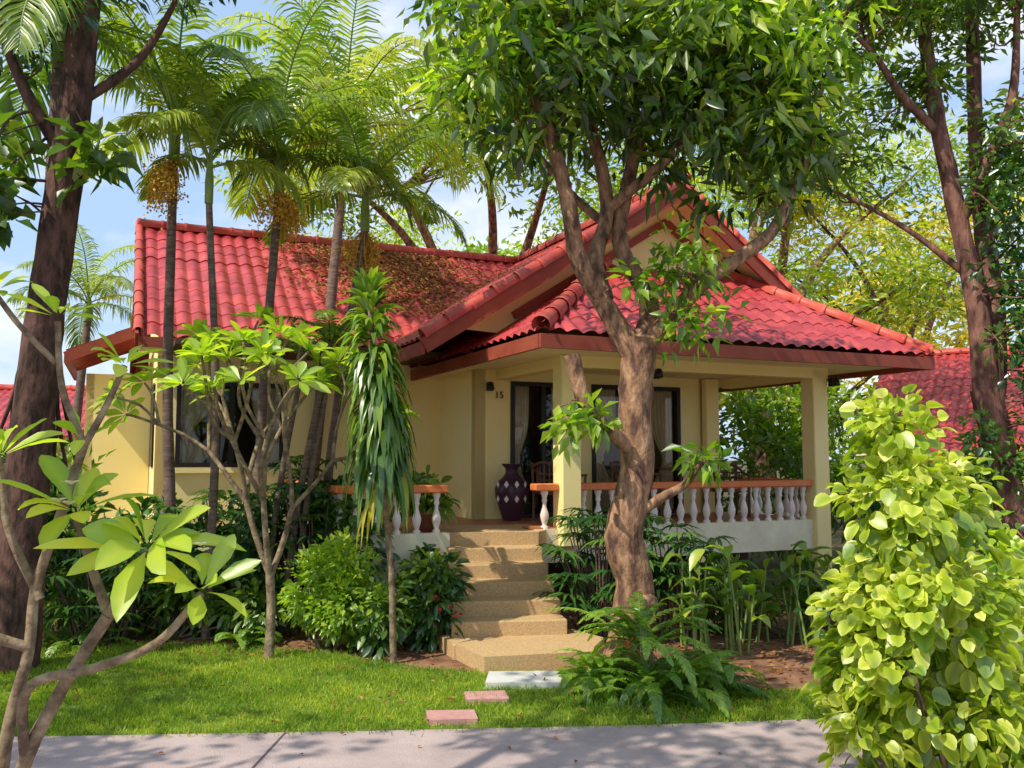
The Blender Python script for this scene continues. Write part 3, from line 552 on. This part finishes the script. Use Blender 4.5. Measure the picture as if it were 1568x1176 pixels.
fr=[([(-2.12,f,-.05),(-2.0,f,.6),(-1.85,f,.94),(-1.64,f-.05,1.26)],[.035,.03,.026,.025]),
 ([(-1.64,f-.05,1.26),(-1.55,f-.05,1.4),(-1.47,f-.1,1.52)],[.023,.02,.018]),
 ([(-1.64,f-.05,1.26),(-1.74,f,1.45),(-1.84,f+.05,1.66)],[.021,.019,.017]),
 ([(-2.12,f,0),(-2.09,f+.05,.72),(-2.04,f+.1,1.08),(-2.02,f+.1,1.35),(-1.93,f+.1,1.65),(-1.84,f+.1,1.95)],[.035,.026,.023,.021,.02,.018]),
 ([(-1.84,f+.1,1.95),(-1.76,f+.1,2.1),(-1.70,f+.15,2.3)],[.016,.014,.013]),
 ([(-1.84,f+.1,1.95),(-1.92,f+.05,2.2),(-1.95,f+.05,2.48)],[.016,.014,.013]),
 ([(-2.0,f+.1,1.3),(-2.15,f+.1,1.6),(-2.2,f+.1,1.9)],[.02,.017,.015]),
 ([(-1.98,f,.65),(-1.93,f-.1,.98),(-1.65,f-.15,1.07),(-1.4,f-.15,1.17),(-1.23,f-.15,1.36)],[.022,.02,.018,.017,.015]),
 ([(-2.04,f+.1,1.1),(-2.25,f,1.2),(-2.45,f,1.3)],[.022,.02,.015]),
 ([(-1.95,f+.05,2.3),(-2.08,f,2.45),(-2.2,f,2.6)],[.013,.012,.011])]
for pts,rr in fr: tube(mb,pts,rr,10,0,5,.02)
for p,d,n,L in (((-1.47,f-.1,1.53),(.15,-.45,1),15,.38),((-1.84,f+.05,1.67),(-.1,-.4,1),13,.33),((-1.70,f+.15,2.3),(.2,-.2,1),11,.22),((-1.95,f+.05,2.5),(0,-.2,1),9,.2),((-2.2,f+.1,1.9),(-.1,-.3,1),12,.32),((-1.23,f-.15,1.37),(.3,-.4,1),10,.28),((-2.45,f,1.3),(-.4,0,1),9,.28),((-2.2,f,2.6),(-.1,-.2,1),8,.2),((-1.84,f+.1,1.97),(.1,-.2,1),6,.2)):
    whorl(mb,p,d,n,L,L*.29,1,.68,.45,droop=.25,edge=-.12)
flowers(mb,(-1.84,f,1.68),3,.05); flowers(mb,(-1.25,f-.15,1.4),2,.04)
mb.obj('frangipani_tree',[M['barkgr'],M['leafbr'],M['petal']],None,True)
# dracaena
mb=MB(); P=tube(mb,[(-1.09,8.3,-.05),(-1.12,8.3,.8),(-1.2,8.3,1.6),(-1.28,8.3,2.6),(-1.36,8.3,3.4)],[.033,.03,.028,.026,.025],9,0,6,.04)
n=420; t=rng.uniform(0,1,n)**.9; z=1.75+t*1.75; xb=np.interp(z,[0,.8,1.6,2.6,3.4],[-1.09,-1.12,-1.2,-1.28,-1.36]); az=rng.uniform(0,6.28,n)
off=(.18*(1-t*.6))[:,None]*np.stack([np.cos(az),np.sin(az),0*az],1)
el=np.interp(t,[0,.5,.85,1],[.1,.4,.8,1.25])+rng.normal(0,.22,n)
D=np.stack([np.cos(az)*np.cos(el),np.sin(az)*np.cos(el),np.sin(el)],1)
ribbon(mb,np.stack([xb,np.full(n,8.3),z],1)+off*.6,D,np.array([0,0,1.])+rng.normal(0,.2,(n,3)),rng.uniform(.3,.46,n),.065,STRAP,np.interp(t,[0,.6,1],[1.35,.9,.3]),.2,1,np.clip(.25+.5*t+rng.normal(0,.17,n),0,1))
n=36; az=rng.uniform(0,6.28,n); z=rng.uniform(1.5,2.0,n); e2=rng.uniform(-.5,.6,n); D=np.stack([np.cos(az)*np.cos(e2),np.sin(az)*np.cos(e2),np.sin(e2)],1)
ribbon(mb,np.stack([-1.18+.08*np.cos(az),8.3+.08*np.sin(az),z],1),D,np.array([0,0,1.])+rng.normal(0,.2,(n,3)),rng.uniform(.24,.36,n),.06,STRAP,1.35,.2,2,rng.uniform(.1,.9,n))
mb.obj('dracaena_plant',[M['barkgr'],M['drac'],M['leafyl']],None,True)
def shrub(name,blobs,ncl,mper,L,W,cr,leaf,base,nst=8,prof=None,droop=.3,bright=0,stem='barkgr',sr=.014,up=.6,edge=0):
    mb=MB(); B=np.array(blobs,float); vol=(B[:,3]*B[:,4]*B[:,5])**.8
    for i in range(nst):
        b=B[i%len(B)]; e=b[:3]+rng.normal(0,.35,3)*b[3:6]; s=np.array([base[0]+rng.normal(0,.06),base[1]+rng.normal(0,.06),0]); m=(s+e)/2+rng.normal(0,.06,3); tube(mb,[s,m,e],[sr,sr*.8,sr*.5],6,0,4,cap=False)
    idx=rng.choice(len(B),ncl,p=vol/vol.sum()); d=rdir(ncl); C=B[idx,:3]+d*(rng.uniform(0,1,ncl)**.4)[:,None]*B[idx,3:6]; C[:,2]=np.maximum(C[:,2],.06)
    n=ncl*mper; ci=np.repeat(np.arange(ncl),mper); o=rdir(n); P=C[ci]+o*cr*rng.uniform(.2,1,n)[:,None]; P[:,2]=np.maximum(P[:,2],.03)
    D=nrm(o+d[ci]*.8+np.array([0,0,-.1])); N=d[ci]*.8+np.array([0,0,up*1.3])+rng.normal(0,.4,(n,3))
    a=np.clip(.45+.2*d[ci][:,2]+np.repeat(rng.normal(0,.15,ncl),mper)+rng.normal(0,.15,n)+bright,0,1); LL=L*rng.uniform(.65,1.2,n)
    if prof: ribbon(mb,P,D,N,LL,W*LL/L,prof,droop,.15,1,a,edge)
    else: cheap(mb,P,D,N,LL,W*LL/L,1,a)
    return mb.obj(name,[M[stem],M[leaf]],None,True)
shrub('variegated_shrub',[(2.22,5.1,2.05,.22,.25,.22),(2.3,5.1,1.65,.4,.35,.3),(2.4,5.1,1.1,.5,.42,.4),(2.3,5.1,.6,.48,.42,.45),(2.85,5.0,.4,.4,.4,.45),(2.1,5.15,.9,.33,.35,.4),(1.95,5.1,.35,.15,.2,.25)],430,9,.098,.085,.13,'leaflime',(2.35,5.1),14,ROUND,.3,edge=.22,bright=-.06)
shrub('round_leaf_shrub',[(3.3,6.2,.4,.5,.4,.4),(3.6,6.6,1.0,.5,.4,.5)],120,9,.1,.08,.13,'leafbr',(3.4,6.3),8,ROUND)
shrub('ficus_shrub',[(-1.95,9.0,.55,.38,.35,.4),(-1.6,8.8,.45,.35,.35,.4),(-1.75,9.0,.85,.4,.35,.25)],380,10,.08,.045,.09,'leafbr',(-1.8,8.9),10)
shrub('hibiscus_shrub',[(-1.25,8.75,.35,.25,.3,.35),(-.95,9.3,.4,.3,.35,.45),(-.85,9.1,.75,.2,.25,.2)],160,9,.13,.06,.11,'leaf',(-1.0,9.0),8,OVAL,bright=-.05)
shrub('coffee_shrub',[(-2.9,10.0,.8,.7,.5,.8),(-4.0,10.2,.7,.9,.5,.7),(-2.1,10.4,.9,.5,.5,.7),(-1.75,9.85,.95,.4,.25,.5)],360,10,.17,.07,.16,'leafdk',(-3,10.1),12,OVAL,bright=.15)
shrub('garden_shrub',[(-3.4,9.5,.35,.7,.3,.35),(-4.6,9.6,.5,.6,.4,.5),(-2.6,9.4,.3,.4,.25,.3)],240,10,.14,.05,.13,'leaf',(-3.5,9.5),10,OVAL,bright=.05)
shrub('garden_shrub',[(-6,11,1.0,1.2,.8,1.0),(-7.5,12,1.2,1.3,.9,1.2)],330,10,.19,.075,.2,'leaf',(-6.5,11.3),10)
shrub('garden_shrub',[(-8.5,17,1.0,1.6,.8,1.1),(-10.5,17.5,1.1,1.6,.8,1.1)],240,9,.22,.09,.22,'leaf',(-9,17.2),10,bright=.1)
def fan_palm(name,cx,cy,n,h0,h1,rad,L=.3,leaf='leafdk',a0=.5,nl=9):
    mb=MB()
    for i in range(n):
        az=rng.uniform(0,6.28); r=rad*math.sqrt(rng.uniform()); b=np.array([cx+r*.4*math.cos(az),cy+r*.4*math.sin(az),0]); h=rng.uniform(h0,h1); e=np.array([cx+r*math.cos(az),cy+r*math.sin(az),h])
        tube(mb,[b,(b+e)/2+(0,0,h*.12),e],[.012,.01,.006],5,0,4,cap=False)
        out=nrm(np.array([math.cos(az),math.sin(az),.25])); s=nrm(np.cross(out,(0,0,1.)))
        th=np.linspace(-1.9,1.9,nl); D=out*np.cos(th)[:,None]+s*np.sin(th)[:,None]+np.array([0,0,.15]); N=np.repeat(np.array([[0,0,1.]])+out*.3,nl,0)
        ribbon(mb,np.repeat(e[None],nl,0),D,N,L*rng.uniform(.85,1.1,nl),.045,NARR,.45,.2,1,np.clip(a0+rng.normal(0,.2)+rng.normal(0,.05,nl),0,1))
    return mb.obj(name,[M['palmbark'],M[leaf]],None,True)
fan_palm('lady_palm',.95,9.5,75,.35,1.35,.55,.34)
fan_palm('lady_palm',-2.2,10.1,60,.9,1.9,.6,.32)
fan_palm('lady_palm',-3.3,10.2,45,.5,1.5,.7,.32)
fan_palm('lady_palm',-4.2,9.2,36,.3,1.0,.6,.32,a0=.65)
fan_palm('lady_palm',1.7,9.4,40,.5,1.2,.45,.34,a0=.6)
def fern(name,c,n,L0,L1,z=0,leaf='fern',a0=.5):
    mb=MB()
    for i in range(n):
        az=rng.uniform(0,6.28); frond(mb,(c[0]+rng.normal(0,.08),c[1]+rng.normal(0,.08),z+.02),az,rng.uniform(.35,1.35),rng.uniform(L0,L1),34,.075,.02,rng.uniform(1.3,2.1),1,0,.005,np.clip(a0+rng.normal(0,.18),0,1),.2,vee=.05)
    return mb.obj(name,[M['shaft'],M[leaf]],None,True)
fern('sword_fern',(1.15,7.15),50,.5,.85); fern('sword_fern',(.66,7.5),34,.4,.65,a0=.6); fern('sword_fern',(1.6,7.3),34,.45,.75); fern('sword_fern',(1.05,7.2),34,.5,.85,.35,a0=.65)
fern('sword_fern',(-2.7,9.2),22,.3,.5); fern('sword_fern',(-4.3,9.0),22,.4,.6)
def heli(name,pts,n,h0,h1,L,W,leaf='leaf',a0=.45):
    mb=MB()
    for cx,cy in pts:
        for i in range(n):
            b=np.array([cx+rng.normal(0,.14),cy+rng.normal(0,.12),0]); az=rng.uniform(0,6.28); h=rng.uniform(h0,h1); e=b+np.array([math.cos(az)*.1,math.sin(az)*.1,h]); tube(mb,[b,(b+e)/2,e],[.014,.012,.008],6,0,3,cap=False)
            for j in range(3):
                q=b+(e-b)*(.55+.22*j); a2=az+j*2.5; el=rng.uniform(.5,1.2); D=[[math.cos(a2)*math.cos(el),math.sin(a2)*math.cos(el),math.sin(el)]]
                ribbon(mb,q[None],np.array(D),np.array([[0,0,1.]])+rng.normal(0,.15,(1,3)),L*rng.uniform(.8,1.15),W,OVAL,rng.uniform(.3,.8),.2,1,np.clip(a0+rng.normal(0,.2),0,1))
    return mb.obj(name,[M['shaft'],M[leaf]],None,True)
heli('heliconia_plant',[(2.0,8.9),(2.4,9.2),(2.8,9.3),(3.2,9.6)],8,.4,.9,.44,.13,a0=.5)
heli('heliconia_plant',[(3.2,8.9),(3.7,9.5)],6,.4,.8,.4,.11,'leafdk',.6)
heli('heliconia_plant',[(1.9,8.7)],5,.5,1.0,.42,.13,'leafbr',.5)
heli('banana_plant',[(4.2,10.2)],8,.8,1.3,.7,.2,'leafdk',.5)
heli('heliconia_plant',[(-4.0,9.9),(-4.6,10.3)],7,.6,1.3,.5,.13,'leafdk',.5)
shrub('hedge_shrub',[(3.5,9.4,.4,.5,.3,.4),(2.4,9.9,.35,.6,.3,.35)],170,9,.12,.05,.12,'leaf',(3,9.6),8,bright=-.1)
shrub('garden_shrub',[(4.4,15.5,1.6,1.3,.8,1.5),(6.0,16,1.8,1.3,.8,1.4),(5.2,16.5,2.8,1.2,.8,.9)],420,11,.22,.09,.22,'leaf',(5,15.6),12,bright=.05)
shrub('garden_shrub',[(8.6,17,1.1,1.4,1,.8),(10,18,1.2,1.5,1,.8)],260,10,.2,.08,.22,'leaf',(8.5,16.8),10,bright=.1)
shrub('garden_shrub',[(6.5,13,.8,1.2,.8,.8),(8.2,13.5,.8,1.2,.8,.8),(5.6,11,.7,.6,.5,.7)],330,10,.18,.075,.2,'leaf',(7,13),10,bright=.05)
def pot(mb,c,r,h,mi=0): lathe(mb,[(0,0),(r*.7,0),(r*.95,h*.8),(r*1.08,h*.82),(r*1.08,h),(r*.9,h),(r*.85,h*.85),(0,h*.85)],c,20,mi)
mb=MB(); c=(-1.0,10.5,FL); pot(mb,c,.17,.24)
for i in range(40): whorl(mb,(c[0]+rng.normal(0,.13),c[1]+rng.normal(0,.1),c[2]+rng.uniform(.25,.62)),rdir(1)[0]*.6+np.array([0,0,.6]),7,.25,.075,1,.5,.5,OVAL,.5)
mb.obj('potted_plant',[M['pot'],M['leaf']],None,True)
mb=MB(); c=(-.95,9.85,.55); pot(mb,c,.15,.22); addbox(mb,-1.12,-.78,9.7,10.02,0,.55,2)
for i in range(10): whorl(mb,(c[0]+rng.normal(0,.05),c[1]+rng.normal(0,.05),c[2]+rng.uniform(.22,.32)),(0,0,1),7,.18,.05,1,.5,.6,STRAP,.6)
mb.obj('potted_plant',[M['pot'],M['leafdk'],M['step']],None,True)
shrub('croton_plant',[(-.75,8.9,.4,.2,.2,.35),(-.72,9.2,.7,.16,.2,.2)],60,8,.16,.05,.1,'leafdk',(-.75,9.0),6,OVAL,bright=.15)
mb=MB(); P=np.stack([rng.normal(-.65,.12,14),rng.normal(8.85,.12,14),rng.uniform(.3,.55,14)],1); cheap(mb,P,rdir(14),rdir(14),.045,.04); P2=np.stack([rng.normal(.93,.03,4),rng.normal(6.95,.03,4),rng.uniform(.45,.5,4)],1); cheap(mb,P2,rdir(4),rdir(4),.05,.04); mb.obj('ixora_flowers',M['red'])
# shade trees along the viewer's side of the road
big_tree('road_shade_tree',-7.6,3.0,7.2,.25,2.4,130,22,.2,.09,'leaf','bark',31,flat=.6,nb=8,cr=.38,ntw=20,zlo=.7)
big_tree('road_shade_tree',-3.4,2.5,7.6,.2,1.4,85,20,.2,.09,'leaf','bark',32,flat=.6,nb=8,cr=.34,ntw=20,lean=.3,zlo=.7)
# ------------------------------------------------------------------ light, sky, camera
sd=Vector((-.50,-.42,.80)).normalized()
sl=bpy.data.lights.new('sun','SUN'); sl.energy=5; sl.angle=math.radians(.5); sl.color=(1,.93,.77)
so=bpy.data.objects.new('sun',sl); COL.objects.link(so); so.rotation_euler=sd.to_track_quat('Z','Y').to_euler(); so.location=(-10,-10,20)
w=bpy.data.worlds.new('World'); scene.world=w; w.use_nodes=True; nt=w.node_tree; N=nt.nodes; L=nt.links
bg=N['Background']; sk=N.new('ShaderNodeTexSky'); sk.sky_type='NISHITA'; sk.sun_disc=False; sk.sun_elevation=math.asin(sd.z); sk.sun_rotation=math.atan2(sd.x,sd.y)
tc=N.new('ShaderNodeTexCoord'); mp=N.new('ShaderNodeMapping'); mp.inputs['Scale'].default_value=(1,1,2.2); L.new(tc.outputs['Generated'],mp.inputs[0])
nz=N.new('ShaderNodeTexNoise'); nz.inputs['Scale'].default_value=3.2; nz.inputs['Detail'].default_value=5; nz.inputs['Roughness'].default_value=.6; L.new(mp.outputs[0],nz.inputs[0])
cr_=N.new('ShaderNodeMapRange'); cr_.inputs[1].default_value=.46; cr_.inputs[2].default_value=.68; cr_.inputs[3].default_value=0.0; cr_.inputs[4].default_value=.92; L.new(nz.outputs[0],cr_.inputs[0])
mh=N.new('ShaderNodeMix'); mh.data_type='RGBA'; mh.inputs[0].default_value=.6; L.new(sk.outputs[0],mh.inputs[6]); mh.inputs[7].default_value=(4.2,5.9,8.4,1)
mx=N.new('ShaderNodeMix'); mx.data_type='RGBA'; L.new(cr_.outputs[0],mx.inputs[0]); L.new(mh.outputs[2],mx.inputs[6]); mx.inputs[7].default_value=(7.6,7.6,7.6,1)
L.new(mx.outputs[2],bg.inputs[0]); bg.inputs[1].default_value=.15
cd=bpy.data.cameras.new('camera'); cam=bpy.data.objects.new('camera',cd); COL.objects.link(cam); scene.camera=cam
cam.location=(0,0,1.9); cd.lens=31; cd.sensor_width=36; cd.clip_end=2000; cam.rotation_euler=(math.radians(90+4.74),0,0)
scene.view_settings.view_transform='Standard'; scene.view_settings.look='None'; scene.view_settings.exposure=0
print('verts',sum(len(o.data.vertices) for o in bpy.data.objects if o.type=='MESH'))
